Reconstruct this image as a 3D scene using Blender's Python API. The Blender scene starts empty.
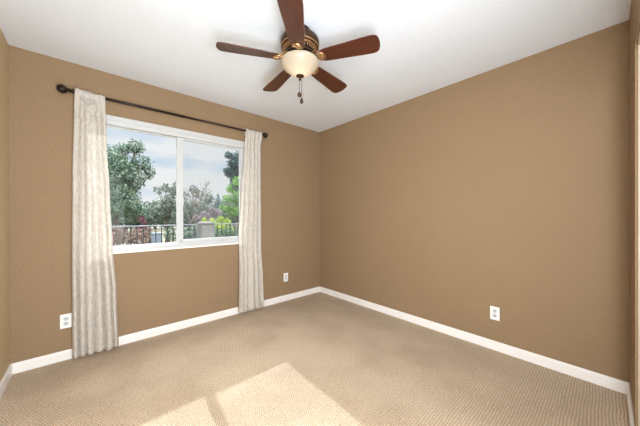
import bpy, bmesh, math, random
from mathutils import Vector, Matrix
sc = bpy.context.scene
COL = sc.collection
PI = math.pi

# ------------------------------------------------------------------ camera
F_PX = 257.07
CP = Vector((-2.617, -2.951, 1.178))
pitch, roll, yaw = -0.0017, -0.0026, 0.7271
F = Vector((math.sin(yaw)*math.cos(pitch), math.cos(yaw)*math.cos(pitch), math.sin(pitch)))
R = F.cross(Vector((0, 0, 1))).normalized()
U = R.cross(F)
R, U = R*math.cos(roll)+U*math.sin(roll), U*math.cos(roll)-R*math.sin(roll)
cam = bpy.data.cameras.new('camera')
cam.sensor_width = 36.0
cam.lens = 36.0*F_PX/640.0
cam.shift_y = 2.04/640.0
cam.clip_start = 0.02
cam.clip_end = 300
co = bpy.data.objects.new('camera', cam)
M3 = Matrix((R, U, -F)).transposed()
co.matrix_world = Matrix.Translation(CP) @ M3.to_4x4()
COL.objects.link(co)
sc.camera = co

# ------------------------------------------------------------------ colour management, exposure
sc.view_settings.view_transform = 'Standard'
sc.view_settings.look = 'None'
sc.view_settings.exposure = 0.2
sc.view_settings.gamma = 1.0
sc.view_settings.use_curve_mapping = False

# ------------------------------------------------------------------ sky
SUN_EL = math.radians(36.3)
SUN_DX = 0.097                      # the light drifts to -x as it goes inwards (-y)
w = bpy.data.worlds.new('sky'); sc.world = w; w.use_nodes = True
nt = w.node_tree; nt.nodes.clear()
def wn(t, **k):
    n = nt.nodes.new(t)
    for a, b in k.items(): setattr(n, a, b)
    return n
L = nt.links.new
tc = wn('ShaderNodeTexCoord'); sep = wn('ShaderNodeSeparateXYZ'); L(tc.outputs['Generated'], sep.inputs[0])
ramp = wn('ShaderNodeValToRGB'); L(sep.outputs['Z'], ramp.inputs[0])
e = ramp.color_ramp.elements
e[0].position = 0.0; e[0].color = (0.78, 0.86, 0.93, 1)
e[1].position = 0.45; e[1].color = (0.42, 0.64, 0.94, 1)
x = e.new(0.16); x.color = (0.55, 0.73, 0.93, 1)
mp = wn('ShaderNodeMapping'); mp.inputs['Scale'].default_value = (1.6, 1.6, 7.0); mp.inputs['Location'].default_value = (0.35, 0.1, 0.2)
L(tc.outputs['Generated'], mp.inputs[0])
nz = wn('ShaderNodeTexNoise'); nz.inputs['Scale'].default_value = 1.9; nz.inputs['Detail'].default_value = 6; nz.inputs['Roughness'].default_value = .52
L(mp.outputs[0], nz.inputs[0])
cr = wn('ShaderNodeValToRGB'); L(nz.outputs['Fac'], cr.inputs[0])
cr.color_ramp.elements[0].position = 0.30; cr.color_ramp.elements[1].position = 0.52
mix = wn('ShaderNodeMix', data_type='RGBA'); L(cr.outputs[0], mix.inputs[0]); L(ramp.outputs[0], mix.inputs[6])
mix.inputs[7].default_value = (0.97, 0.98, 1.0, 1)
# the cloud deck gets brighter higher up, around the sun
up = wn('ShaderNodeMapRange', interpolation_type='SMOOTHSTEP'); L(sep.outputs['Z'], up.inputs[0])
up.inputs[1].default_value = 0.38; up.inputs[2].default_value = 0.62; up.inputs[3].default_value = 0.80; up.inputs[4].default_value = 9.0
bg = wn('ShaderNodeBackground'); L(mix.outputs[2], bg.inputs[0]); L(up.outputs[0], bg.inputs[1])
out = wn('ShaderNodeOutputWorld'); L(bg.outputs[0], out.inputs[0])

def light(name, kind, loc, energy, color=(1, 1, 1), **k):
    d = bpy.data.lights.new(name, kind); d.energy = energy; d.color = color
    for a, b in k.items(): setattr(d, a, b)
    o = bpy.data.objects.new(name, d); o.location = loc; COL.objects.link(o)
    return o
sun = light('sun', 'SUN', (0, 6, 8), 4.7, (0.74, 0.87, 1.0), angle=math.radians(0.5))
sdir = Vector((-SUN_DX, -1, -math.tan(SUN_EL))).normalized()      # travel direction
sun.rotation_euler = sdir.to_track_quat('-Z', 'Y').to_euler()
# added fill light, out of view in the doorway behind the camera
fill_area = light('fill_light', 'AREA', (-2.45, -3.20, 1.20), 111, (0.87, 0.945, 1.0), shape='RECTANGLE', size=.7, size_y=1.9)
fill_area.rotation_euler = (Vector((0.38, 1, 0.2))).to_track_quat('-Z', 'Y').to_euler()
FAN = Vector((-1.541, -1.539, 0))
bulb = light('fan_bulb', 'POINT', (FAN.x, FAN.y, 2.185), .7, (1.0, 0.93, 0.84), shadow_soft_size=0.035)

# ------------------------------------------------------------------ material helpers
def mat(name, col=(.8, .8, .8), rough=.6, metal=0.0, spec=None):
    m = bpy.data.materials.new(name); m.use_nodes = True
    b = m.node_tree.nodes['Principled BSDF']
    b.inputs['Base Color'].default_value = (*col, 1); b.inputs['Roughness'].default_value = rough
    b.inputs['Metallic'].default_value = metal
    if spec is not None: b.inputs['Specular IOR Level'].default_value = spec
    return m
class N:
    def __init__(s, m): s.t = m.node_tree; s.b = s.t.nodes.get('Principled BSDF'); s.out = [n for n in s.t.nodes if n.type == 'OUTPUT_MATERIAL'][0]
    def n(s, t, ins={}, **k):
        x = s.t.nodes.new(t)
        for a, b in k.items(): setattr(x, a, b)
        for a, b in ins.items():
            if hasattr(b, 'is_output') or isinstance(b, bpy.types.NodeSocket): s.t.links.new(b, x.inputs[a])
            else: x.inputs[a].default_value = b
        return x
    def l(s, a, b): s.t.links.new(a, b)
    def coord(s, kind='Object'): return s.n('ShaderNodeTexCoord').outputs[kind]
    def geo(s): return s.n('ShaderNodeNewGeometry').outputs['Position']
    def noise(s, vec, scale, detail=3, rough=.5): return s.n('ShaderNodeTexNoise', {'Vector': vec, 'Scale': scale, 'Detail': detail, 'Roughness': rough}).outputs['Fac']
    def math(s, op, a, b=0.0, c=None):
        i = {0: a, 1: b}
        if c is not None: i[2] = c
        return s.n('ShaderNodeMath', i, operation=op).outputs[0]
    def mix(s, f, a, b):
        x = s.n('ShaderNodeMix', data_type='RGBA')
        for i, v in ((0, f), (6, a), (7, b)):
            if isinstance(v, bpy.types.NodeSocket): s.l(v, x.inputs[i])
            else: x.inputs[i].default_value = (*v, 1) if isinstance(v, tuple) else v
        return x.outputs[2]
    def ramp(s, f, stops):
        x = s.n('ShaderNodeValToRGB', {0: f}); e = x.color_ramp.elements
        while len(e) < len(stops): e.new(.5)
        for i, (p, c) in enumerate(stops): e[i].position = p; e[i].color = (*c, 1)
        return x.outputs[0]
    def bump(s, h, dist, strength=1.0):
        x = s.n('ShaderNodeBump', {'Height': h, 'Distance': dist, 'Strength': strength}); s.l(x.outputs[0], s.b.inputs['Normal'])

def paint(name, col, rough=.75, tex=.0016, scale=55):
    m = mat(name, col, rough, spec=.25); n = N(m); p = n.geo()
    a = n.noise(p, scale, 3, .55); b = n.noise(p, 1.3, 2)
    v = tuple(min(1, c*1.035) for c in col); d = tuple(c*.965 for c in col)
    n.l(n.mix(b, d, v), n.b.inputs['Base Color'])
    h = n.ramp(a, [(.38, (0, 0, 0)), (.62, (1, 1, 1))])
    n.bump(h, tex, .8)
    return m
WALL_L = paint('left_wall_olive_tan', (0.56, 0.43, 0.255), .72, .0022, 60)  # lighter base colour than the other walls
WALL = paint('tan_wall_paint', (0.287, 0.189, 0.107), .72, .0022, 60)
CEIL = paint('ceiling_paint', (0.76, 0.785, 0.83), .9, .0006, 28)
TRIM = mat('white_trim_paint', (0.86, 0.82, 0.79), .38)
VINYL = mat('white_vinyl', (0.57, 0.565, 0.56), .35)
HALLW = mat('hall_paint', (0.75, 0.66, 0.54), .8)
PLATE = mat('white_plastic', (0.86, 0.85, 0.83), .35)
RECEP = mat('receptacle_plastic', (0.55, 0.55, 0.55), .4)
SLOT = mat('slot_dark', (0.04, 0.04, 0.045), .6)
STEEL = mat('steel', (0.35, 0.34, 0.33), .4, 1.0)
ROD = mat('oiled_bronze_rod', (0.030, 0.020, 0.016), .42, .6)
CLOSET = mat('cream_door_paint', (0.47, 0.38, 0.28), .45)
TRACK = mat('champagne_metal', (0.75, 0.64, 0.5), .3, .7)

def carpet():
    m = mat('loop_carpet', (.5, .4, .3), .95, spec=.1); n = N(m); p = n.geo()
    s = n.n('ShaderNodeSeparateXYZ', {0: p})
    wob = n.noise(p, 5.0, 2)
    y = n.math('ADD', s.outputs[1], n.math('MULTIPLY', wob, .016))
    x = n.math('ADD', s.outputs[0], n.math('MULTIPLY', n.noise(p, 11, 2), .018))
    P1 = 0.0145; P2 = 0.0135
    row = n.math('FLOOR', n.math('DIVIDE', y, P1))
    off = n.math('MULTIPLY', row, .5)
    ry = n.math('ABSOLUTE', n.math('SINE', n.math('MULTIPLY', y, PI/P1)))
    rx = n.math('ABSOLUTE', n.math('SINE', n.math('MULTIPLY', n.math('ADD', n.math('DIVIDE', x, P2), off), PI)))
    h = n.math('MULTIPLY', n.math('POWER', ry, .5), n.math('POWER', rx, .6))
    fine = n.noise(p, 130, 2)
    h2 = n.math('ADD', h, n.math('MULTIPLY', n.math('SUBTRACT', fine, .25), .75))
    big = n.noise(p, 2.2, 3)
    fleck = n.noise(p, 75, 1)
    c = n.ramp(n.math('MULTIPLY', h2, .8), [(.12, (.15, .107, .065)), (.42, (.465, .342, .222)), (.95, (.75, .58, .41))])
    c = n.mix(n.math('MULTIPLY', n.ramp(fleck, [(.42, (0, 0, 0)), (.66, (1, 1, 1))]), .5), c, (.36, .27, .18))
    c2 = n.mix(n.ramp(big, [(.38, (0, 0, 0)), (.60, (1, 1, 1))]), (.86, .84, .82), (1.0, 1.0, 1.0))
    mm = n.n('ShaderNodeMix', data_type='RGBA', blend_type='MULTIPLY'); mm.inputs[0].default_value = 1.0
    n.l(c, mm.inputs[6]); n.l(c2, mm.inputs[7])
    n.l(mm.outputs[2], n.b.inputs['Base Color'])
    n.bump(h2, .0035, .8)
    n.b.inputs['Sheen Weight'].default_value = .15
    return m
CARPET = carpet()

def curtain_mat():
    m = mat('ivory_brocade', (.80, .74, .65), .7, spec=.2); n = N(m); c = n.coord('UV')
    mp = n.n('ShaderNodeMapping', {0: c, 'Scale': (9, 9, 1)}).outputs[0]
    warp = n.n('ShaderNodeTexNoise', {'Vector': mp, 'Scale': 1.3, 'Detail': 1}).outputs['Color']
    v = n.n('ShaderNodeMix', data_type='RGBA', blend_type='LINEAR_LIGHT'); v.inputs[0].default_value = .6
    n.l(mp, v.inputs[6]); n.l(warp, v.inputs[7])
    vo = n.n('ShaderNodeTexVoronoi', {'Vector': v.outputs[2], 'Scale': 1.4}, feature='DISTANCE_TO_EDGE').outputs['Distance']
    vn = n.ramp(vo, [(.06, (1, 1, 1)), (.12, (0, 0, 0))])
    leaf = n.n('ShaderNodeTexVoronoi', {'Vector': v.outputs[2], 'Scale': 2.7}, feature='SMOOTH_F1').outputs['Distance']
    lf = n.ramp(leaf, [(.20, (1, 1, 1)), (.32, (0, 0, 0))])
    pat = n.math('MAXIMUM', vn, lf)
    weave = n.n('ShaderNodeTexNoise', {'Vector': n.n('ShaderNodeMapping', {0: c, 'Scale': (400, 260, 1)}).outputs[0], 'Scale': 1.0, 'Detail': 1}).outputs['Fac']
    base = n.mix(pat, (.76, .70, .635), (.84, .79, .73))
    n.l(base, n.b.inputs['Base Color'])
    n.l(n.mix(pat, (.8, .8, .8), (.38, .38, .38)), n.b.inputs['Roughness'])
    n.bump(n.math('ADD', n.math('MULTIPLY', pat, .7), n.math('MULTIPLY', weave, .3)), .0015, .6)
    tr = n.n('ShaderNodeBsdfTranslucent', {'Color': base})
    ms = n.n('ShaderNodeMixShader', {0: .46, 1: n.b.outputs[0], 2: tr.outputs[0]})
    n.l(ms.outputs[0], n.out.inputs[0])
    return m
CURT = curtain_mat()

def glass_mat(name, tint, refl=1.0, haze=0.0):
    m = mat(name); n = N(m)
    t = n.n('ShaderNodeBsdfTransparent', {'Color': (*tint, 1)})
    g = n.n('ShaderNodeBsdfGlossy', {'Roughness': 0.0, 'Color': (1, 1, 1, 1)})
    fr = n.math('MULTIPLY', n.n('ShaderNodeFresnel', {'IOR': 1.45}).outputs[0], refl)
    ms = n.n('ShaderNodeMixShader', {0: fr, 1: t.outputs[0], 2: g.outputs[0]}).outputs[0]
    if haze:
        d = n.n('ShaderNodeBsdfDiffuse', {'Color': (.30, .32, .34, 1)})
        ms = n.n('ShaderNodeMixShader', {0: haze, 1: ms, 2: d.outputs[0]}).outputs[0]
    n.l(ms, n.out.inputs[0])
    return m
GLASS = glass_mat('window_glass', (.97, .985, .98), .05)
SCREEN = glass_mat('insect_screen_mesh', (.98, .98, .98), .0, .06)

def wood(name, c1, c2, c3):
    m = mat(name, c2, .33); n = N(m); c = n.coord('Object')
    mp = n.n('ShaderNodeMapping', {0: c, 'Scale': (2.2, 34, 34)}).outputs[0]
    a = n.noise(mp, 1.6, 6, .62); b = n.noise(n.n('ShaderNodeMapping', {0: c, 'Scale': (5, 160, 160)}).outputs[0], 1.0, 2)
    f = n.math('ADD', n.math('MULTIPLY', a, .75), n.math('MULTIPLY', b, .25))
    n.l(n.ramp(f, [(.33, c1), (.5, c2), (.68, c3)]), n.b.inputs['Base Color'])
    n.b.inputs['Coat Weight'].default_value = .5; n.b.inputs['Coat Roughness'].default_value = .3
    return m
BLADE = wood('mahogany_blade', (.024, .0045, .0018), (.060, .0125, .0045), (.105, .025, .009))
BRONZE = mat('dark_bronze', (.055, .033, .020), .38, .85)
n = N(BRONZE); n.l(n.mix(n.noise(n.coord(), 18, 3), (.03, .018, .012), (.12, .07, .038)), n.b.inputs['Base Color'])
GOLD = mat('antique_brass', (.55, .33, .16), .36, .85)
n = N(GOLD); n.l(n.mix(n.noise(n.coord(), 45, 3), (.26, .13, .058), (.66, .40, .20)), n.b.inputs['Base Color'])
def bowl_mat():
    m = mat('alabaster_glass_bowl', (.93, .84, .68), .28); n = N(m); c = n.coord()
    a = n.noise(c, 9, 4, .6)
    col = n.mix(a, (.60, .52, .40), (.69, .635, .55))
    n.l(col, n.b.inputs['Base Color'])
    n.l(col, n.b.inputs['Emission Color']); n.b.inputs['Emission Strength'].default_value = .06
    tr = n.n('ShaderNodeBsdfTranslucent', {'Color': col})
    ms = n.n('ShaderNodeMixShader', {0: .6, 1: n.b.outputs[0], 2: tr.outputs[0]})
    n.l(ms.outputs[0], n.out.inputs[0]); return m
BOWL = bowl_mat()

# ------------------------------------------------------------------ mesh helpers
def link(name, bm, m, parent=None, smooth=False, matrix=None):
    me = bpy.data.meshes.new(name)
    bmesh.ops.recalc_face_normals(bm, faces=bm.faces)
    bm.to_mesh(me); bm.free()
    me.materials.append(m)
    if smooth:
        for p in me.polygons: p.use_smooth = True
    o = bpy.data.objects.new(name, me); COL.objects.link(o)
    if parent: o.parent = parent
    if matrix is not None: o.matrix_local = matrix
    return o
def tag(o, label, cat, group=None, kind=None):
    if label: o['label'] = label
    if cat: o['category'] = cat
    if group: o['group'] = group
    if kind: o['kind'] = kind
    return o
def empty(name, loc=(0, 0, 0), rz=0):
    o = bpy.data.objects.new(name, None); o.location = loc; o.rotation_euler = (0, 0, rz); o.empty_display_size = .1
    COL.objects.link(o); return o
def struct(name, bm, m, parent=None):
    o = link(name, bm, m, parent)
    if not parent: o['kind'] = 'structure'
    return o
def box(bm, x0, x1, y0, y1, z0, z1, bev=0):
    vs = [bm.verts.new((x, y, z)) for x in (x0, x1) for y in (y0, y1) for z in (z0, z1)]
    fs = [(0, 1, 3, 2), (4, 6, 7, 5), (0, 4, 5, 1), (2, 3, 7, 6), (0, 2, 6, 4), (1, 5, 7, 3)]
    faces = [bm.faces.new([vs[i] for i in f]) for f in fs]
    if bev:
        es = {e for f in faces for e in f.edges}
        bmesh.ops.bevel(bm, geom=list(es), offset=bev, segments=2, affect='EDGES', profile=.5)
def prism(bm, pts, a0, a1, axis):
    """profile pts (p,q) swept along axis from a0 to a1. axis 'x': (a,p,q); 'y': (p,a,q); 'z': (p,q,a)"""
    mk = {'x': lambda a, p, q: (a, p, q), 'y': lambda a, p, q: (p, a, q), 'z': lambda a, p, q: (p, q, a)}[axis]
    A = [bm.verts.new(mk(a0, *p)) for p in pts]; B = [bm.verts.new(mk(a1, *p)) for p in pts]
    n = len(pts)
    bm.faces.new(A); bm.faces.new(B[::-1])
    for i in range(n): bm.faces.new((A[i], A[(i+1) % n], B[(i+1) % n], B[i]))
def lathe(bm, prof, seg=48, M=Matrix()):
    rings = []
    for r, z in prof:
        if r < 1e-5: rings.append([bm.verts.new(M @ Vector((0, 0, z)))])
        else: rings.append([bm.verts.new(M @ Vector((r*math.cos(2*PI*i/seg), r*math.sin(2*PI*i/seg), z))) for i in range(seg)])
    for a, b in zip(rings, rings[1:]):
        for i in range(seg):
            j = (i+1) % seg
            if len(a) == 1 and len(b) == 1: continue
            if len(a) == 1: bm.faces.new((a[0], b[i], b[j]))
            elif len(b) == 1: bm.faces.new((a[i], b[0], a[j]))
            else: bm.faces.new((a[i], b[i], b[j], a[j]))
def tube(bm, pts, rad, seg=8, cap=True):
    pts = [Vector(p) for p in pts]; rr = rad if isinstance(rad, (list, tuple)) else [rad]*len(pts)
    rings = []; prev = None
    for i, p in enumerate(pts):
        t = (pts[min(i+1, len(pts)-1)]-pts[max(i-1, 0)]).normalized()
        if prev is None: prev = t.orthogonal().normalized()
        u = (prev - t*prev.dot(t)).normalized(); v = t.cross(u); prev = u
        rings.append([bm.verts.new(p+u*rr[i]*math.cos(2*PI*k/seg)+v*rr[i]*math.sin(2*PI*k/seg)) for k in range(seg)])
    for a, b in zip(rings, rings[1:]):
        for k in range(seg): bm.faces.new((a[k], a[(k+1) % seg], b[(k+1) % seg], b[k]))
    if cap: bm.faces.new(rings[0][::-1]); bm.faces.new(rings[-1])
BM = bmesh.new

# ------------------------------------------------------------------ room shell
W, D, H = 3.07, 3.04, 2.44
T = .14
WX0, WX1, WZ0, WZ1 = -2.68, -1.165, .850, 2.050     # window opening
KX0, KX1, KZ = -2.86, -.55, 2.04                     # invented doorway, widened for the fill light; only its right edge shows
bm = BM(); box(bm, -W-T, T, -D-T, T, -.12, 0); struct('floor', bm, CARPET)
bm = BM(); box(bm, -W-T, T, -D-T, T, H, H+.12); struct('ceiling', bm, CEIL)
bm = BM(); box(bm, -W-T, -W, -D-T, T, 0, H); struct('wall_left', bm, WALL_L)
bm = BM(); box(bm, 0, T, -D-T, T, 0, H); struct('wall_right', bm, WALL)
bm = BM()
box(bm, -W, WX0, 0, T, 0, H); box(bm, WX1, 0, 0, T, 0, H); box(bm, WX0, WX1, 0, T, 0, WZ0); box(bm, WX0, WX1, 0, T, WZ1, H)
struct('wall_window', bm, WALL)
bm = BM(); y0, y1 = -D-T, -D
box(bm, -W, KX0, y0, y1, 0, H); box(bm, KX0, KX1, y0, y1, KZ, H); box(bm, KX1, 0, y0, y1, 0, H)
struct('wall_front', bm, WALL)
# invented hallway behind the camera, around the fill light
bm = BM(); box(bm, -W-T, T, -4.6, -D-T, -.12, 0); struct('floor_hall', bm, CARPET)
bm = BM(); box(bm, -W-T, T, -4.6, -D-T, H, H+.12); struct('ceiling_hall', bm, CEIL)
bm = BM(); box(bm, -W-T-.1, -W-T, -4.6, -D-T, 0, H); struct('wall_hall_left', bm, HALLW)
bm = BM(); box(bm, T, T+.1, -4.6, -D-T, 0, H); struct('wall_hall_right', bm, HALLW)
bm = BM(); box(bm, -W-T, T, -4.7, -4.6, 0, H); struct('wall_hall_back', bm, HALLW)

# baseboards: eased top profile, 77 mm tall, 13 mm deep
def prof(s): return [(0, 0), (s*.013, 0), (s*.013, .062), (s*.011, .071), (s*.006, .077), (0, .077)]
bm = BM(); prism(bm, prof(-1), -W, 0, 'x'); struct('baseboard_window', bm, TRIM)
bm = BM(); prism(bm, [(-.0+p[0], p[1]) for p in prof(-1)], -D, -.013, 'y'); struct('baseboard_right', bm, TRIM)
bm = BM(); prism(bm, [(-W+p[0], p[1]) for p in prof(1)], -D, -.013, 'y'); struct('baseboard_left', bm, TRIM)
bm = BM(); prism(bm, [(-D+p[0], p[1]) for p in prof(1)], KX1, -.013, 'x'); prism(bm, [(-D+p[0], p[1]) for p in prof(1)], -W+.013, KX0, 'x')
prism(bm, [(KX1+p[0], p[1]) for p in prof(-1)], -D-.004, -D+.013, 'y')
struct('baseboard_front', bm, TRIM)
# doorway lining: cream jambs set just inside the tan drywall edge
bm = BM()
box(bm, KX1-.018, KX1, -D-T-.004, -D-.0075, 0, KZ, .003); box(bm, KX0, KX0+.018, -D-T-.004, -D-.0075, 0, KZ, .003)
box(bm, KX0+.018, KX1-.018, -D-T-.004, -D-.0075, KZ-.018, KZ, .003)
box(bm, KX1-.030, KX1-.018, -D-.09, -D-.055, 0, KZ-.018, .002); box(bm, KX0+.018, KX0+.030, -D-.09, -D-.055, 0, KZ-.018, .002)
struct('trim_1', bm, CLOSET)

# ------------------------------------------------------------------ window
win = empty('window_1', ((WX0+WX1)/2, 0, WZ0)); win['kind'] = 'structure'
def wpart(name, bm, m, parent=win, smooth=False):
    o = link(name, bm, m, parent, smooth); o.matrix_parent_inverse = Matrix.Translation(-win.location) if parent is win else Matrix(); return o
def ring(bm, x0, x1, z0, z1, t, y0, y1, tb=None, tt=None):
    tb = tb or t; tt = tt or t
    box(bm, x0, x0+t, y0, y1, z0, z1, .0015); box(bm, x1-t, x1, y0, y1, z0, z1, .0015)
    box(bm, x0+t, x1-t, y0, y1, z0, z0+tb, .0015); box(bm, x0+t, x1-t, y0, y1, z1-tt, z1, .0015)
# flat retrofit flange on the wall face
bm = BM(); ring(bm, WX0-.012, WX1+.012, WZ0-.016, WZ1+.015, .040, -.009, .0, tb=.036)
wpart('window_flange', bm, VINYL)
bm = BM(); ring(bm, WX0, WX1, WZ0, WZ1, .052, .0, .075, tb=.036, tt=.064)
# inner track lips
ring(bm, WX0+.052, WX1-.052, WZ0+.036, WZ1-.064, .010, .052, .070)
wpart('window_frame', bm, VINYL)
XM = -1.921
gx0, gx1, gz0, gz1 = WX0+.052, WX1-.052, WZ0+.036, WZ1-.064
# fixed pane on the left
bm = BM(); box(bm, XM+.012, XM+.030, .050, .072, gz0, gz1, .002); box(bm, XM-.030, XM-.012, .050, .072, gz0, gz1, .002)
wpart('fixed_stile', bm, VINYL)
bm = BM(); box(bm, gx0+.004, XM-.012, .058, .062, gz0+.002, gz1-.002); o = wpart('fixed_pane', bm, GLASS)
# sliding sash on the right, nearer the room
sash = None
bm = BM(); ring(bm, XM-.030, gx1, gz0, gz1-.001, .056, .022, .047, tb=.034, tt=.020)
sash = wpart('sliding_sash', bm, VINYL)
bm = BM(); box(bm, XM+.024, gx1-.054, .032, .036, gz0+.032, gz1-.019); link('sash_pane', bm, GLASS, sash)
bm = BM(); box(bm, XM+.020, XM+.030, .014, .022, 1.28, 1.36, .002); link('sash_pull', bm, VINYL, sash)
bm = BM(); box(bm, XM+.002, XM+.012, .012, .022, gz0+.012, gz0+.034, .002); link('latch', bm, STEEL, sash)
bm = BM(); box(bm, XM, gx1, .080, .0815, gz0, gz1); wpart('insect_screen', bm, SCREEN)
bm = BM(); box(bm, XM-.01, XM+.008, .076, .088, gz0, gz1, .002); box(bm, gx1-.01, gx1+.04, .076, .088, gz0, gz1, .002)
box(bm, XM-.01, gx1+.04, .076, .088, gz0-.03, gz0+.012, .002); box(bm, XM-.01, gx1+.04, .076, .088, gz1-.01, gz1+.03, .002)
wpart('screen_frame', bm, VINYL)
# painted stool under the frame
bm = BM(); box(bm, WX0-.014, WX1+.014, -.014, 0, WZ0-.020, WZ0-.003, .003); wpart('sill_strip', bm, TRIM)

# ------------------------------------------------------------------ wall outlets
def outlet(loc, rz, label):
    t = empty('wall_outlet', loc, rz); tag(t, label, 'outlet', 'white duplex outlets low on the walls')
    bm = BM(); box(bm, -.035, .035, -.0055, 0, -.0575, .0575, .0022); link('cover_plate', bm, PLATE, t)
    for s in (-1, 1):
        bm = BM()
        pts = [(.0165*math.cos(a), .0145*math.sin(a)+s*.0195) for a in [2*PI*i/28 for i in range(28)]]
        pts = [(max(-.0155, min(.0155, p)), q) for p, q in pts]
        prism(bm, [(p, q) for p, q in pts], -.0075, -.004, 'y')
        r = link('receptacle', bm, RECEP, t)
        # slots
        bm = BM()
        box(bm, -.0075, -.0052, -.0080, -.0070, s*.0195-.001, s*.0195+.0075)
        box(bm, .0052, .0075, -.0080, -.0070, s*.0195-.002, s*.0195+.0085)
        bmesh.ops.create_circle(bm, cap_ends=True, segments=12, radius=.0026, matrix=Matrix.Translation((0, -.0079, s*.0195-.0075)) @ Matrix.Rotation(PI/2, 4, 'X'))
        link('slots', bm, SLOT, r)
    bm = BM(); lathe(bm, [(0, .0022), (.0022, .0018), (.003, 0)], 12, Matrix.Translation((0, -.0055, 0)) @ Matrix.Rotation(PI/2, 4, 'X')); link('screw', bm, STEEL, t)
    return t
outlet((-2.774, 0, .314), 0, 'white duplex outlet beside the left curtain under the window wall')
outlet((-.624, 0, .320), 0, 'white duplex outlet on the window wall between right curtain and room corner')
outlet((0, -2.292, .317), -PI/2, 'white duplex outlet low on the long blank wall')

# ------------------------------------------------------------------ curtain rod
RZ, RY = 2.172, -.095
rod = empty('curtain_rod', (-1.89, RY, RZ)); tag(rod, 'dark bronze curtain rod with ball finials above the window', 'curtain rod')
def rp(name, bm, m=ROD, parent=None, smooth=True):
    o = link(name, bm, m, parent or rod, smooth)
    if parent is None: o.matrix_parent_inverse = Matrix.Translation(-rod.location)
    return o
bm = BM(); tube(bm, [(-2.735, RY, RZ), (-1.9, RY, RZ)], .0125, 20); tube(bm, [(-1.9, RY, RZ), (-1.035, RY, RZ)], .0105, 20); rp('pole', bm)
def finial(x, s):
    prof_ = [(0.011, -.006), (.0175, -.004), (.0185, .001), (.0175, .006), (.011, .008), (.0095, .014), (.016, .018), (.0195, .023), (.016, .028), (.010, .031), (.0125, .035)]
    for i in range(1, 13):
        a = PI*(1-i/13)
        prof_.append((.0295*math.sin(a)*1.0+.001, .064-(-.0295)*(-math.cos(a)) if False else .063-.030*math.cos(PI*i/13)))
    prof_.append((0, .093))
    M = Matrix.Translation((x, RY, RZ)) @ Matrix.Rotation(s*PI/2, 4, 'Y')
    bm = BM(); lathe(bm, prof_, 32, M)
    # twisted flutes on the ball
    c = M @ Vector((0, 0, .063))
    for k in range(10):
        pts = []
        for i in range(1, 12):
            a = PI*i/12; t = 2*PI*k/10 + a*.9
            pts.append(M @ Vector((.0305*math.sin(a)*math.cos(t), .0305*math.sin(a)*math.sin(t), .063-.0305*math.cos(a))))
        tube(bm, pts, .0028, 6)
    rp('finial', bm)
finial(-2.722, -1); finial(-1.050, 1)
for x in (-2.655, -1.10):
    bm = BM()
    lathe(bm, [(0, 0), (.024, 0), (.024, .004), (.018, .008), (.009, .012), (.0075, .016)], 24, Matrix.Translation((x, 0, RZ-.012)) @ Matrix.Rotation(PI/2, 4, 'X'))
    tube(bm, [(x, -.01, RZ-.012), (x, -.06, RZ-.016), (x, RY-.0, RZ-.019)], .0065, 10)
    tube(bm, [(x, RY+.019*math.sin(a), RZ-.019*math.cos(a)) for a in [PI*(-.55+1.1*i/10) for i in range(11)]], .004, 8)
    rp('bracket', bm)

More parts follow.
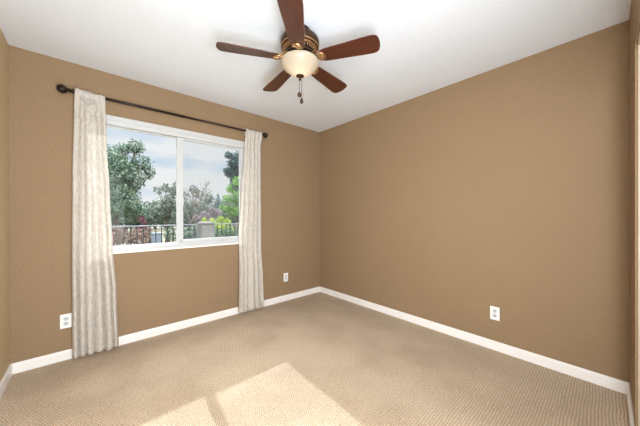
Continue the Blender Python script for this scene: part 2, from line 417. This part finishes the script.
# ------------------------------------------------------------------ curtains
def curtain(name, edgesL, edgesR, zb, label, seed, nf, drape=0.0, amp0=.012, amp1=.042):
    rnd = random.Random(seed)
    def interp(tab, z):
        tab = sorted(tab)
        if z <= tab[0][0]: return tab[0][1]
        for (a, p), (b, q) in zip(tab, tab[1:]):
            if z <= b:
                t = (z-a)/(b-a); t = t*t*(3-2*t); return p+(q-p)*t
        return tab[-1][1]
    NU = 150
    widths = [rnd.uniform(.6, 1.5) for _ in range(nf)]; s = sum(widths); acc = [0]
    for w_ in widths: acc.append(acc[-1]+w_/s)
    fa = [rnd.uniform(.65, 1.25) for _ in range(nf)]
    ph = [rnd.uniform(-.5, .5) for _ in range(6)]
    ztop = RZ+.026
    # path down the cloth: front hem -> up -> over the rod -> back tail
    path = [('f', zb+(RZ-.40-zb)*(i/80)) for i in range(80)]+[('f', RZ-.40+.37*(i/60)) for i in range(61)]
    pocket = [(-.024, -.012), (-.022, .004), (-.016, .016), (-.006, .024), (.005, .025), (.015, .017), (.020, .004), (.019, -.012), (.014, -.030), (.010, -.055)]
    bm = BM(); uvl = bm.loops.layers.uv.new('UVMap')
    grid = []; uvs = []
    def fold(u, z, top):
        # pleat profile: sharp valleys, rounded ridges
        i = 0
        while i < nf-1 and u > acc[i+1]: i += 1
        t = (u-acc[i])/(acc[i+1]-acc[i])
        v = max(0.0, math.sin(PI*min(1, max(0, t))))**.8*fa[i]
        h = (z-zb)/(RZ-zb)
        amp = amp1*(1-h)+amp0*h
        y = -amp*v
        y += .005*math.sin(u*23+ph[0]*9+h*3)*(.4+.6*(1-h))+.0015*math.sin(u*47+h*7+ph[1]*7)
        y += .008*math.sin(h*5.5+ph[2]*6+u*4)*math.sin(PI*min(1, h*1.1))
        return y+.5*amp
    for k, (kind, z) in enumerate(path):
        row = []; uvr = []
        for j in range(NU+1):
            u = j/NU
            h = (z-zb)/(RZ-zb)
            uw = u + .022*math.sin(2*PI*(u*1.0)+h*4+ph[3])*math.sin(PI*u)*(1-h*.5)*1.0
            x0 = interp(edgesL, z); x1 = interp(edgesR, z)
            zz = z
            y = RY + fold(min(1, max(0, uw + .025*math.sin(h*6+ph[4]*5)*math.sin(PI*u))), z, False)
            if h > .93:
                t = (h-.93)/.07; t = t*t*(3-2*t)
                y = y*(1-t) + (RY-.024)*t + t*.0025*math.sin(u*26+seed)
            if drape:
                # slack swags pulled across the heading
                dz = RZ-z
                for (cu, cz, am, wd) in ((.42, .09, .032, .050), (.60, .17, .022, .055), (.38, .25, .014, .06)):
                    zz_ = cz-.20*abs(u-cu)
                    tt = (dz-zz_)/wd; y -= drape*am*min(1, max(0, (dz-.03)/.03))*math.exp(-(tt/(.9 if tt < 0 else .22))**2)*math.exp(-((u-cu)/.30)**2)
            y -= .004*math.exp(-((z-zb-.095)/.006)**2)          # stitched hem
            zz += (.004*math.sin(u*19+seed)+.003*math.sin(u*41))*(1 if k == 0 else max(0, 1-k/6))
            row.append(bm.verts.new((x0+(x1-x0)*u, y, zz))); uvr.append((u*.95, z))
        grid.append(row); uvs.append(uvr)
    for (dy, dz) in pocket:
        row = []; uvr = []
        z = RZ-.012
        for j in range(NU+1):
            u = j/NU; x0 = interp(edgesL, RZ); x1 = interp(edgesR, RZ)
            r = .0025*math.sin(u*26+seed)
            top = max(0, dz)/.025
            row.append(bm.verts.new((x0+(x1-x0)*u, RY+dy+r*(1-top*.4), RZ+dz*(1+.10*math.sin(u*31+seed*2)*top) + top*(.006*drape*math.cos(PI*u*1.3)+.0015*math.sin(u*17)))))
            uvr.append((u*.95, RZ+dz+(.03 if dy < 0 else -.03)))
        grid.append(row); uvs.append(uvr)
    for k in range(len(grid)-1):
        for j in range(NU):
            f = bm.faces.new((grid[k][j], grid[k][j+1], grid[k+1][j+1], grid[k+1][j]))
            for lp, (a, b) in zip(f.loops, ((k, j), (k, j+1), (k+1, j+1), (k+1, j))): lp[uvl].uv = uvs[a][b]
    o = link(name, bm, CURT, None, True)
    so = o.modifiers.new('cloth_thickness', 'SOLIDIFY'); so.thickness = .0018; so.offset = 0
    return tag(o, label, 'curtain', 'ivory patterned curtains')
curtain('curtain', [(.02, -2.735), (.7, -2.735), (1.5, -2.728), (2.0, -2.718), (2.2, -2.712)],
        [(.02, -2.440), (.5, -2.452), (.9, -2.478), (1.3, -2.495), (1.8, -2.515), (2.2, -2.527)], .028,
        'ivory patterned curtain with a sagging top fold beside the outlet, left of the window', 3, 6, drape=1.0)
curtain('curtain', [(.02, -1.335), (.5, -1.330), (.95, -1.335), (1.4, -1.300), (1.9, -1.265), (2.2, -1.256)],
        [(.02, -1.005), (.4, -1.015), (.8, -1.040), (1.5, -1.050), (2.2, -1.045)], .040,
        'ivory patterned curtain hanging straight, between the window and the room corner', 11, 5, drape=.15)

# ------------------------------------------------------------------ ceiling fan
fan = empty('ceiling_fan', (FAN.x, FAN.y, H)); tag(fan, 'dark bronze ceiling fan with five mahogany blades and a lit glass bowl', 'ceiling fan')
def fp(name, bm, m, parent=fan, smooth=True, matrix=None):   # coordinates relative to ceiling point, z negative
    o = link(name, bm, m, parent, smooth, matrix)
    return o
def autosmooth(o, ang=40):
    me = o.data
    try: me.set_sharp_from_angle(angle=math.radians(ang))
    except Exception: pass
    return o
bm = BM(); lathe(bm, [(0, 0), (.072, 0), (.074, -.006), (.072, -.014), (.066, -.030), (.060, -.050), (0, -.050)], 48); autosmooth(fp('canopy', bm, BRONZE))
bm = BM()
lathe(bm, [(0, -.044), (.060, -.044), (.075, -.046), (.098, -.050), (.116, -.056), (.127, -.064), (.132, -.074), (.133, -.090), (.131, -.104), (.126, -.112), (.120, -.118), (.112, -.122), (.108, -.130), (.104, -.150), (.090, -.160), (0, -.160)], 64)
mo = autosmooth(fp('motor_housing', bm, BRONZE))
bm = BM()
lathe(bm, [(.1265, -.1115), (.1300, -.114), (.1300, -.119), (.1250, -.122)], 64)
lathe(bm, [(.1110, -.123), (.1175, -.126), (.1190, -.131), (.1160, -.136), (.1080, -.138)], 64)
autosmooth(fp('brass_band', bm, GOLD, mo))
bm = BM()
for k in range(36):
    a = 2*PI*k/36; c, s = math.cos(a), math.sin(a)
    tube(bm, [(.1075*c, .1075*s, -.137), (.1060*c, .1060*s, -.146), (.100*c, .100*s, -.152)], .0030, 6)
fp('vent_ribs', bm, GOLD, mo)
# flywheel and switch housing
bm = BM(); lathe(bm, [(0, -.158), (.096, -.158), (.098, -.164), (.096, -.172), (.070, -.176), (.066, -.184), (.070, -.196), (.085, -.200), (.108, -.203), (.120, -.206), (.1235, -.210), (.120, -.214), (0, -.214)], 64)
autosmooth(fp('light_fitter', bm, BRONZE))
# glass bowl, open at the top rim, 4 mm thick
outer = [(.1230, -.206), (.1280, -.211), (.1300, -.219), (.1270, -.230), (.1190, -.243), (.1070, -.257), (.0910, -.271), (.0730, -.284), (.0530, -.296), (.0330, -.305), (.008, -.309)]
inner = [(r-.0045 if r > .02 else r*.6, z+.0035) for r, z in outer][::-1]
bm = BM(); lathe(bm, outer+inner+[outer[0]], 64); bowl = autosmooth(fp('glass_bowl', bm, BOWL), 60)
bm = BM(); lathe(bm, [(0, -.298), (.024, -.3045), (.0275, -.308), (.026, -.313), (.018, -.318), (.010, -.322), (.008, -.328), (.010, -.332), (.007, -.338), (0, -.340)], 32)
cap = autosmooth(fp('finial_cap', bm, BRONZE))
def chain(x, y, z0, z1, rb, fob):
    bm = BM(); n = int((z0-z1)/.0062)
    tube(bm, [(x, y, z0), (x, y, z1)], .0009, 6)
    for i in range(n):
        bmesh.ops.create_uvsphere(bm, u_segments=6, v_segments=4, radius=.0022, matrix=Matrix.Translation((x, y, z0-i*.0062)))
    c = fp('pull_chain', bm, BRONZE)
    bm = BM()
    if fob == 'ball': lathe(bm, [(0, z1+.004), (.004, z1+.002), (.005, z1-.003), (.011, z1-.008), (.0145, z1-.016), (.0135, z1-.024), (.008, z1-.031), (0, z1-.034)], 20, Matrix.Translation((x, y, 0)))
    else: lathe(bm, [(0, z1+.004), (.004, z1+.002), (.0045, z1-.002), (.008, z1-.008), (.0115, z1-.018), (.012, z1-.026), (.009, z1-.034), (0, z1-.037)], 20, Matrix.Translation((x, y, 0)))
    fp('fob', bm, BRONZE, c)
chain(-.004, .003, -.336, -.420, .002, 'ball')
chain(.008, -.007, -.336, -.462, .002, 'drop')
# blades
def blade_bm():
    bm = BM()
    top = [(.150, .038), (.162, .045), (.185, .0490), (.25, .0535), (.33, .0580), (.41, .0635), (.480, .0672), (.502, .0668), (.516, .0625), (.5265, .054), (.5325, .042), (.5375, .022), (.539, 0)]
    pts = top + [(r, -y) for r, y in top[::-1][1:]]
    t = .0032
    A = [bm.verts.new((r, y, t)) for r, y in pts]; B = [bm.verts.new((r, y, -t)) for r, y in pts]
    bm.faces.new(A); bm.faces.new(B[::-1]); n = len(pts)
    side = []
    for i in range(n): side.append(bm.faces.new((A[i], A[(i+1) % n], B[(i+1) % n], B[i])))
    es = [e for e in bm.edges if abs(e.verts[0].co.z-e.verts[1].co.z) < 1e-6]
    bmesh.ops.bevel(bm, geom=es, offset=.0016, segments=2, affect='EDGES')
    return bm
def iron_bm():
    """cast bracket: two scrolling arms from the flywheel to a rounded plate under the blade"""
    bm = BM(); z = -.0075
    for s in (-1, 1):
        tube(bm, [(.082, s*.010, .034), (.105, s*.020, .026), (.128, s*.029, .010), (.146, s*.031, -.004), (.160, s*.029, z), (.172, s*.021, z), (.179, s*.008, z), (.181, 0, z)], [.0072, .0068, .0062, .006, .006, .0056, .005, .005], 10)
        tube(bm, [(.150, s*.030, -.004), (.142, s*.018, -.004), (.148, s*.008, -.006), (.158, s*.010, z), (.160, s*.018, z)], [.005, .0045, .004, .0038, .003], 8)
    tube(bm, [(.080, 0, .034), (.106, 0, .020), (.132, 0, .000), (.150, 0, z), (.180, 0, z)], [.009, .008, .007, .0065, .005], 10)
    lathe(bm, [(0, -.0032), (.017, -.0032), (.020, -.006), (.018, -.0095), (.012, -.0085), (0, -.0080)], 28, Matrix.Translation((.152, 0, 0)))
    return bm
PITCH = math.radians(-12)
me_b = me_i = None
for k in range(5):
    a = math.radians(10.93)+k*2*PI/5
    Mx = Matrix.Translation((0, 0, -.200)) @ Matrix.Rotation(a, 4, 'Z')
    if k == 0:
        b = link('blade', blade_bm(), BLADE, fan); me_b = b.data
        i_ = link('blade_iron', iron_bm(), GOLD, b, True); autosmooth(i_, 50); me_i = i_.data
        i_['label'] = 'antique brass scrolled blade bracket'
        b0, i0 = b, i_
    else:
        b = b0.copy(); COL.objects.link(b); b.parent = fan
        i_ = i0.copy(); COL.objects.link(i_); i_.parent = b
    b.matrix_parent_inverse = Matrix(); b.matrix_local = Mx @ Matrix.Rotation(PITCH, 4, 'X')
    i_.matrix_parent_inverse = Matrix(); i_.matrix_local = Matrix.Rotation(-PITCH*.5, 4, 'X') if False else Matrix()

# ------------------------------------------------------------------ outside
def ground_mat():
    m = mat('dry_ground', (.3, .25, .16), .95); n = N(m); p = n.geo()
    n.l(n.ramp(n.noise(p, 1.6, 5, .6), [(.35, (.05, .06, .025)), (.52, (.10, .085, .05)), (.7, (.18, .145, .09))]), n.b.inputs['Base Color'])
    n.bump(n.noise(p, 20, 4), .03); return m
bm = BM()
NX, NY = 30, 24
gv = [[bm.verts.new((-22+54*i/NX, T+.0+60*(j/NY)**1.5, -.17+(.25*math.sin(i*1.3)*math.sin(j*.9) if j > 9 else 0))) for i in range(NX+1)] for j in range(NY+1)]
for j in range(NY):
    for i in range(NX): bm.faces.new((gv[j][i], gv[j][i+1], gv[j+1][i+1], gv[j+1][i]))
struct('ground', bm, ground_mat())
def hills():
    bm = BM(); rnd = random.Random(5); a = []; b = []
    for i in range(61):
        x = -60+180*i/60
        h = 2.2+1.1*math.sin(i*.32)+.6*math.sin(i*.9+1)
        a.append([bm.verts.new((x, 62, -1)), bm.verts.new((x, 66, h*.7)), bm.verts.new((x, 72, h)), bm.verts.new((x, 90, -1))])
    for p, q in zip(a, a[1:]):
        for k in range(3): bm.faces.new((p[k], q[k], q[k+1], p[k+1]))
    m = mat('wooded_hill', (.10, .14, .09), .95); n = N(m)
    n.l(n.mix(n.noise(n.geo(), .5, 5), (.05, .08, .04), (.16, .2, .13)), n.b.inputs['Base Color'])
    struct('hills', bm, m)
hills()

def leaf_mat(name, stops, tl=.35):
    m = mat(name, stops[0], .55, spec=.3); n = N(m)
    r = n.n('ShaderNodeNewGeometry').outputs['Random Per Island']
    k = len(stops)
    c = n.ramp(r, [(i/(k-1), s) for i, s in enumerate(stops)])
    n.l(c, n.b.inputs['Base Color'])
    tr = n.n('ShaderNodeBsdfTranslucent', {'Color': c})
    ms = n.n('ShaderNodeMixShader', {0: tl, 1: n.b.outputs[0], 2: tr.outputs[0]})
    n.l(ms.outputs[0], n.out.inputs[0]); return m
BARK = mat('bark', (.16, .115, .08), .9); n = N(BARK)
n.l(n.mix(n.noise(n.n('ShaderNodeMapping', {0: n.geo(), 'Scale': (14, 14, 3)}).outputs[0], 2, 4), (.06, .042, .03), (.26, .20, .15)), n.b.inputs['Base Color'])
LM = {
 'oak': leaf_mat('oak_leaves', [(.020, .035, .022), (.07, .12, .07), (.16, .22, .16), (.10, .15, .055), (.30, .37, .31), (.03, .055, .035)], .2),
 'grey': leaf_mat('olive_leaves', [(.03, .042, .03), (.10, .125, .09), (.17, .20, .16), (.06, .08, .05), (.22, .24, .20)], .2),
 'pine': leaf_mat('pine_needles', [(.022, .045, .045), (.05, .09, .085), (.10, .15, .145)], .12),
 'bright': leaf_mat('bright_leaves', [(.04, .10, .015), (.12, .25, .04), (.24, .38, .08), (.08, .16, .03)], .3),
 'bloss': leaf_mat('pink_blossom', [(.24, .17, .20), (.36, .28, .32), (.12, .11, .08), (.20, .13, .14)], .2),
 'yellow': leaf_mat('lime_leaves', [(.20, .27, .02), (.38, .44, .05), (.12, .20, .03)], .3),
 'red': leaf_mat('red_leaves', [(.14, .04, .04), (.25, .11, .10), (.05, .075, .035), (.32, .20, .17), (.03, .045, .025)], .2),
 'purple': leaf_mat('magenta_blossom', [(.22, .04, .10), (.12, .03, .05), (.06, .05, .03)], .2),
 'hedge': leaf_mat('hedge_leaves', [(.02, .045, .025), (.05, .10, .06), (.10, .16, .11)], .2),
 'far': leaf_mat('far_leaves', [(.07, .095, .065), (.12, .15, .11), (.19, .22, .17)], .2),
}
def foliage(name, blobs, size, dens, m, parent, rnd, shell=.55, flat=1.0):
    vs = []; fs = []
    for (x, y, z, r) in blobs:
        nn = int(dens*r*r)
        for _ in range(nn):
            d = Vector((rnd.gauss(0, 1), rnd.gauss(0, 1), rnd.gauss(0, 1))).normalized()
            lump = 1+.22*math.sin(d.x*6+x*3)*math.sin(d.y*5+z)*math.sin(d.z*7+y)
            q = r*lump*(shell+(1.08-shell)*rnd.random()**.7)
            c = Vector((x, y, z))+Vector((d.x*q, d.y*q, d.z*q*flat))
            if c.z < -.12: continue
            n_ = (d+Vector((rnd.gauss(0, .8), rnd.gauss(0, .8), rnd.gauss(0, .8)))).normalized()
            u = n_.orthogonal().normalized(); u.rotate(Matrix.Rotation(rnd.uniform(0, 6.28), 3, n_)); v = n_.cross(u)
            s = size*rnd.uniform(.6, 1.3); k = len(vs)
            vs += [c-u*s, c+v*s*.42+n_*s*.12, c+u*s, c-v*s*.42+n_*s*.12]; fs.append((k, k+1, k+2, k+3))
    me = bpy.data.meshes.new(name); me.from_pydata([tuple(v) for v in vs], [], fs); me.materials.append(m)
    o = bpy.data.objects.new(name, me); COL.objects.link(o); o.parent = parent
    return o
def plant(name, label, cat, blobs, leafm, size, dens, seed, trunk_r=.0, group=None, stems=0, part='crown', flat=1.0, trunk=None, fill=0, gz=-.17):
    rnd = random.Random(seed)
    cx = trunk[0] if trunk else sum(b[0]*b[3] for b in blobs)/sum(b[3] for b in blobs); cy = trunk[1] if trunk else blobs[0][1]
    t = empty(name, (cx, cy, gz)); tag(t, label, cat, group)
    # spread the clumps in depth so that the crown is as deep as it is wide
    bl = []
    for (x, y, z, r) in blobs:
        bl.append((x-cx, y-cy, z-gz, r))
        for _ in range(fill): bl.append((x-cx+rnd.uniform(-.3, .3)*r, y-cy+rnd.uniform(.4, 1.5)*r*rnd.choice((-1, 1)), z-gz-abs(rnd.gauss(0, .25))*r, r*rnd.uniform(.6, .85)))
    foliage(part, bl, size, dens, leafm, t, rnd, flat=flat)
    bm = BM()
    cz = sum(b[2] for b in bl)/len(bl)
    if trunk_r:
        h = cz*.55
        pts = [(0, 0, 0), (.03, .02, h*.4), (-.04, .0, h*.75), (0, 0, h)]
        tube(bm, pts, [trunk_r*1.25, trunk_r, trunk_r*.85, trunk_r*.7], 10)
        for (x, y, z, r) in bl[:14]:
            tube(bm, [(0, 0, h*.92), (x*.45+rnd.uniform(-.05, .05), y*.5, h+(z-h)*.45), (x, y, z)], [trunk_r*.55, trunk_r*.3, trunk_r*.1], 6)
    else:
        for (x, y, z, r) in bl[:8]:
            tube(bm, [(x*.4, y*.4, 0), (x*.7, y*.7, z*.5), (x, y, z+r*.4)], [.014, .010, .004], 5)
    link('trunk' if trunk_r else 'stem', bm, BARK, t, True)
    return t
TB = 'trees beyond the fence'
plant('oak_tree', 'large dark green broadleaf tree filling the left pane of the window', 'tree',
 [(-2.4, 8.0, 2.38, 0.65), (-1.94, 8.0, 2.76, 0.5), (-1.81, 8.0, 3.42, 0.2), (-1.45, 8.0, 3.55, 0.26), (-1.27, 8.0, 3.02, 0.28), (-1.04, 8.0, 2.72, 0.18), (-1.62, 8.0, 2.39, 0.45), (-2.15, 8.0, 3.05, .42), (-2.1, 8.0, 1.68, 0.56), (-1.68, 8.0, 1.59, 0.41), (-2.6, 8.0, 1.5, 0.64), (-1.42, 8.0, 1.25, 0.31)],
 LM['oak'], .050, 4600, 1, .13, TB, trunk=(-2.0, 8.1), fill=1)
plant('olive_tree', 'loose grey-green tree behind the window mullion, right of the large dark tree', 'tree',
 [(-0.29, 11.0, 2.34, 0.19), (0.03, 11.0, 2.46, 0.21), (0.33, 11.0, 2.38, 0.24), (0.5, 11.0, 2.68, 0.19), (0.2, 11.0, 1.75, 0.43), (-0.53, 11.0, 1.32, 0.37), (-0.18, 11.0, 1.23, 0.37), (0.36, 11.0, 1.13, 0.43)],
 LM['grey'], .06, 2000, 2, .09, TB, trunk=(.1, 11.1), fill=1)
plant('olive_tree', 'wispy grey-green tree in the right pane above the stucco pillar', 'tree',
 [(1.05, 12.0, 2.13, 0.26), (1.5, 12.0, 2.58, 0.22), (1.8, 12.0, 2.38, 0.27), (2.17, 12.0, 2.07, 0.34), (1.34, 12.0, 1.5, 0.48), (1.9, 12.0, 1.45, 0.44), (2.55, 12.0, 1.51, 0.4), (0.95, 12.0, 1.23, 0.47)],
 LM['grey'], .06, 1900, 3, .09, TB, trunk=(1.6, 12.1), fill=1)
plant('conifer', 'small pointed conifer far off between the wispy tree and bright green tree', 'tree',
 [(3.56, 14.0, 1.63, 0.26), (3.56, 14.0, 2.08, 0.16), (3.56, 14.0, 2.41, 0.1), (3.56, 14, 1.1, .36)], LM['pine'], .05, 5000, 4, .05, TB, flat=1.5)
plant('pine_tree', 'tall blue-green pine in the top corner of the right pane', 'tree',
 [(3.43, 12.0, 4.71, 0.21), (3.91, 12.0, 4.67, 0.3), (4.56, 12.0, 4.58, 0.4), (3.3, 12.0, 3.81, 0.15), (3.73, 12.0, 3.74, 0.36), (3.75, 12.0, 4.2, .34), (4.1, 12.0, 4.15, .4), (3.9, 12, 3.3, .35), (4.29, 12.0, 3.62, 0.43), (4.96, 12.0, 3.24, 0.57), (3.85, 12.0, 2.85, 0.36), (4.68, 12.0, 2.35, 0.56)],
 LM['pine'], .065, 3800, 5, .12, TB, trunk=(4.5, 12.2), fill=1)
plant('leafy_tree', 'bright green leafy tree beside the right curtain, under the pine', 'tree',
 [(1.69, 7.5, 2.25, 0.17), (2.03, 7.5, 2.61, 0.21), (1.56, 7.5, 1.83, 0.19), (1.99, 7.5, 1.93, 0.3), (2.49, 7.5, 2.26, 0.39), (1.73, 7.5, 1.34, 0.25), (2.25, 7.5, 1.26, 0.39), (1.43, 7.5, 1.46, 0.16)],
 LM['bright'], .05, 3000, 6, .06, TB, trunk=(2.1, 7.6), fill=1)
plant('flowering_shrub', 'pale pink flowering shrub above the lime bush', 'shrub',
 [(1.16, 9.0, 1.17, 0.2), (1.51, 9.0, 1.36, 0.2), (1.78, 9.0, 1.27, 0.18), (0.87, 9.0, 1.04, 0.18), (1.3, 9, .8, .4)], LM['bloss'], .04, 5000, 7, part='foliage', fill=1)
plant('lime_bush', 'yellow-green bush just behind the fence and stucco pillar', 'shrub',
 [(0.18, 6.0, 0.98, 0.1), (0.47, 6.0, 0.94, 0.12), (0.75, 6.0, 1.04, 0.12), (0.96, 6.0, 0.93, 0.14), (.5, 6, .66, .3), (.85, 6, .6, .3)], LM['yellow'], .035, 7000, 8, part='foliage', fill=1)
SG = 'reddish shrubs behind the fence'
plant('red_shrub', 'red-leafed shrub behind the fence next to the left curtain', 'shrub', [(-2.3, 5.0, 0.66, 0.17), (-2.09, 5.0, 0.76, 0.15), (-2.3, 5.0, .3, .25), (-2.55, 5, .62, .2)], LM['red'], .035, 6000, 9, group=SG, part='foliage', fill=1)
plant('red_shrub', 'red-leafed shrub behind the fence, middle of the left pane', 'shrub', [(-1.92, 5.2, 0.6, 0.17), (-1.75, 5.2, 0.71, 0.15), (-1.8, 5.2, .3, .25)], LM['red'], .035, 6000, 10, group=SG, part='foliage', fill=1)
plant('red_shrub', 'red-leafed shrub behind the fence next to the grey utility box', 'shrub', [(-1.51, 5.4, 0.70, 0.14), (-1.4, 5.4, 0.53, 0.16), (-1.45, 5.4, .3, .22)], LM['red'], .035, 6000, 11, group=SG, part='foliage', fill=1)
plant('magenta_shrub', 'small magenta flowering shrub in front of the large dark tree', 'shrub', [(-1.43, 7.0, 1.05, 0.11), (-1.35, 7.0, 0.92, 0.1), (-1.4, 7, .6, .25)], LM['purple'], .03, 9000, 12, part='foliage')
plant('green_hedge', 'dark green low hedge left of the stucco pillar', 'hedge', [(-1.02, 5.0, 0.68, 0.16), (-0.67, 5.0, 0.60, 0.2), (-0.46, 5.0, 0.70, 0.17), (-.8, 5, .3, .3), (-.4, 5, .3, .3), (-.1, 5, .4, .3)], LM['hedge'], .035, 5000, 13, part='foliage', fill=1)
plant('green_hedge', 'dark green low hedge right of the stucco pillar', 'hedge', [(0.35, 5.2, 0.58, 0.19), (0.73, 5.2, 0.60, 0.23), (1.18, 5.2, 0.56, 0.27), (.5, 5.2, .25, .3), (1.0, 5.2, .25, .3), (1.6, 5.2, .5, .35)], LM['hedge'], .035, 4500, 14, part='foliage', fill=1)
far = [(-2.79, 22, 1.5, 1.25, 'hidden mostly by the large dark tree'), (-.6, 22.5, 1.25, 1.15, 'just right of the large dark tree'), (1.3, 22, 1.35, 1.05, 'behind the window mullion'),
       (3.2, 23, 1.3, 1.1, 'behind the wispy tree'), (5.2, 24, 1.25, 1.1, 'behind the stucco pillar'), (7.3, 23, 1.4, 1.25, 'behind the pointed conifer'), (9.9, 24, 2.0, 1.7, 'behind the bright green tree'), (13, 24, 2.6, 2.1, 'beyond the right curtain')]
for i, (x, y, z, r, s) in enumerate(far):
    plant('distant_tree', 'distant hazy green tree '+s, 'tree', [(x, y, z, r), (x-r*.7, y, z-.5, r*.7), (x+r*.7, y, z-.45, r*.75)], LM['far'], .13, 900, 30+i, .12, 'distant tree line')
# bare twig tree
def twig():
    t = empty('bare_tree', (1.0, 10.5, -.17)); tag(t, 'thin bare twiggy tree rising above the grey-green trees', 'tree')
    rnd = random.Random(8); bm = BM()
    def grow(p, d, l, r, n):
        q = p+d*l
        tube(bm, [p, p+d*l*.5+Vector((rnd.uniform(-.02, .02), rnd.uniform(-.02, .02), 0)), q], [r, r*.85, r*.7], 5)
        if n:
            for _ in range(3):
                nd = (d+Vector((rnd.gauss(0, .32), rnd.gauss(0, .32), rnd.uniform(0, .2)))).normalized()
                grow(q, nd, l*rnd.uniform(.62, .8), r*.65, n-1)
    grow(Vector((0, 0, 0)), Vector((0, 0, 1)), .95, .03, 5)
    link('branches', bm, BARK, t)
twig()
# iron fence
IRON = mat('weathered_iron', (.17, .18, .18), .5, .3)
BARM = mat('dark_iron_bar', (.02, .021, .022), .6, .0)
def fence(x0, x1, y, zt, label):
    t = empty('iron_fence', ((x0+x1)/2, y, -.17)); tag(t, label, 'fence', 'iron picket fences in the garden')
    g = .17; hw = (x1-x0)/2
    bm = BM(); box(bm, -hw, hw, -.018, .018, zt+g-.028, zt+g, .004); link('top_rail', bm, IRON, t)
    bm = BM(); box(bm, -hw, hw, -.015, .015, .10, .125, .003); link('bottom_rail', bm, IRON, t)
    n = int((x1-x0)/.115); first = None
    for i in range(1, n):
        if first is None:
            bm = BM(); box(bm, -.009, .009, -.009, .009, .12, zt+g-.026); first = link('baluster', bm, BARM, t); o = first
        else: o = first.copy(); COL.objects.link(o); o.parent = t
        o.location = (-hw+i*(x1-x0)/n, 0, 0)
    for i in range(2):
        bm = BM(); box(bm, -.022, .022, -.022, .022, 0, zt+g+.006, .004); o = link('post', bm, IRON, t); o.location = ((-hw+.03), 0, 0) if i == 0 else ((hw-.03), 0, 0)
fence(-3.4, -.56, 4.0, .945, 'black iron picket fence with pale top rail, left of the stucco pillar')
fence(-.22, 2.6, 4.0, .945, 'black iron picket fence with pale top rail, right of the stucco pillar')
STUCCO = paint('grey_stucco', (.20, .185, .17), .95, .006, 30)
t = empty('stucco_pillar', (-.39, 4.0, -.17)); tag(t, 'square grey stucco pillar with a flat cap between the fence runs', 'pillar')
bm = BM(); box(bm, -.145, .145, -.145, .145, 0, 1.115, .006); link('shaft', bm, STUCCO, t)
bm = BM(); box(bm, -.165, .165, -.165, .165, 1.115, 1.165, .010); link('cap', bm, STUCCO, t)
UB = mat('painted_utility_metal', (.16, .185, .22), .5, .1)
t = empty('utility_box', (-1.35, 4.9, -.17)); tag(t, 'small grey metal utility box behind the iron fence', 'utility box')
bm = BM(); box(bm, -.10, .10, -.08, .08, 0, .86, .008); link('cabinet', bm, UB, t)
bm = BM(); box(bm, -.11, .11, -.095, .09, .86, .885, .006); link('lid', bm, UB, t)
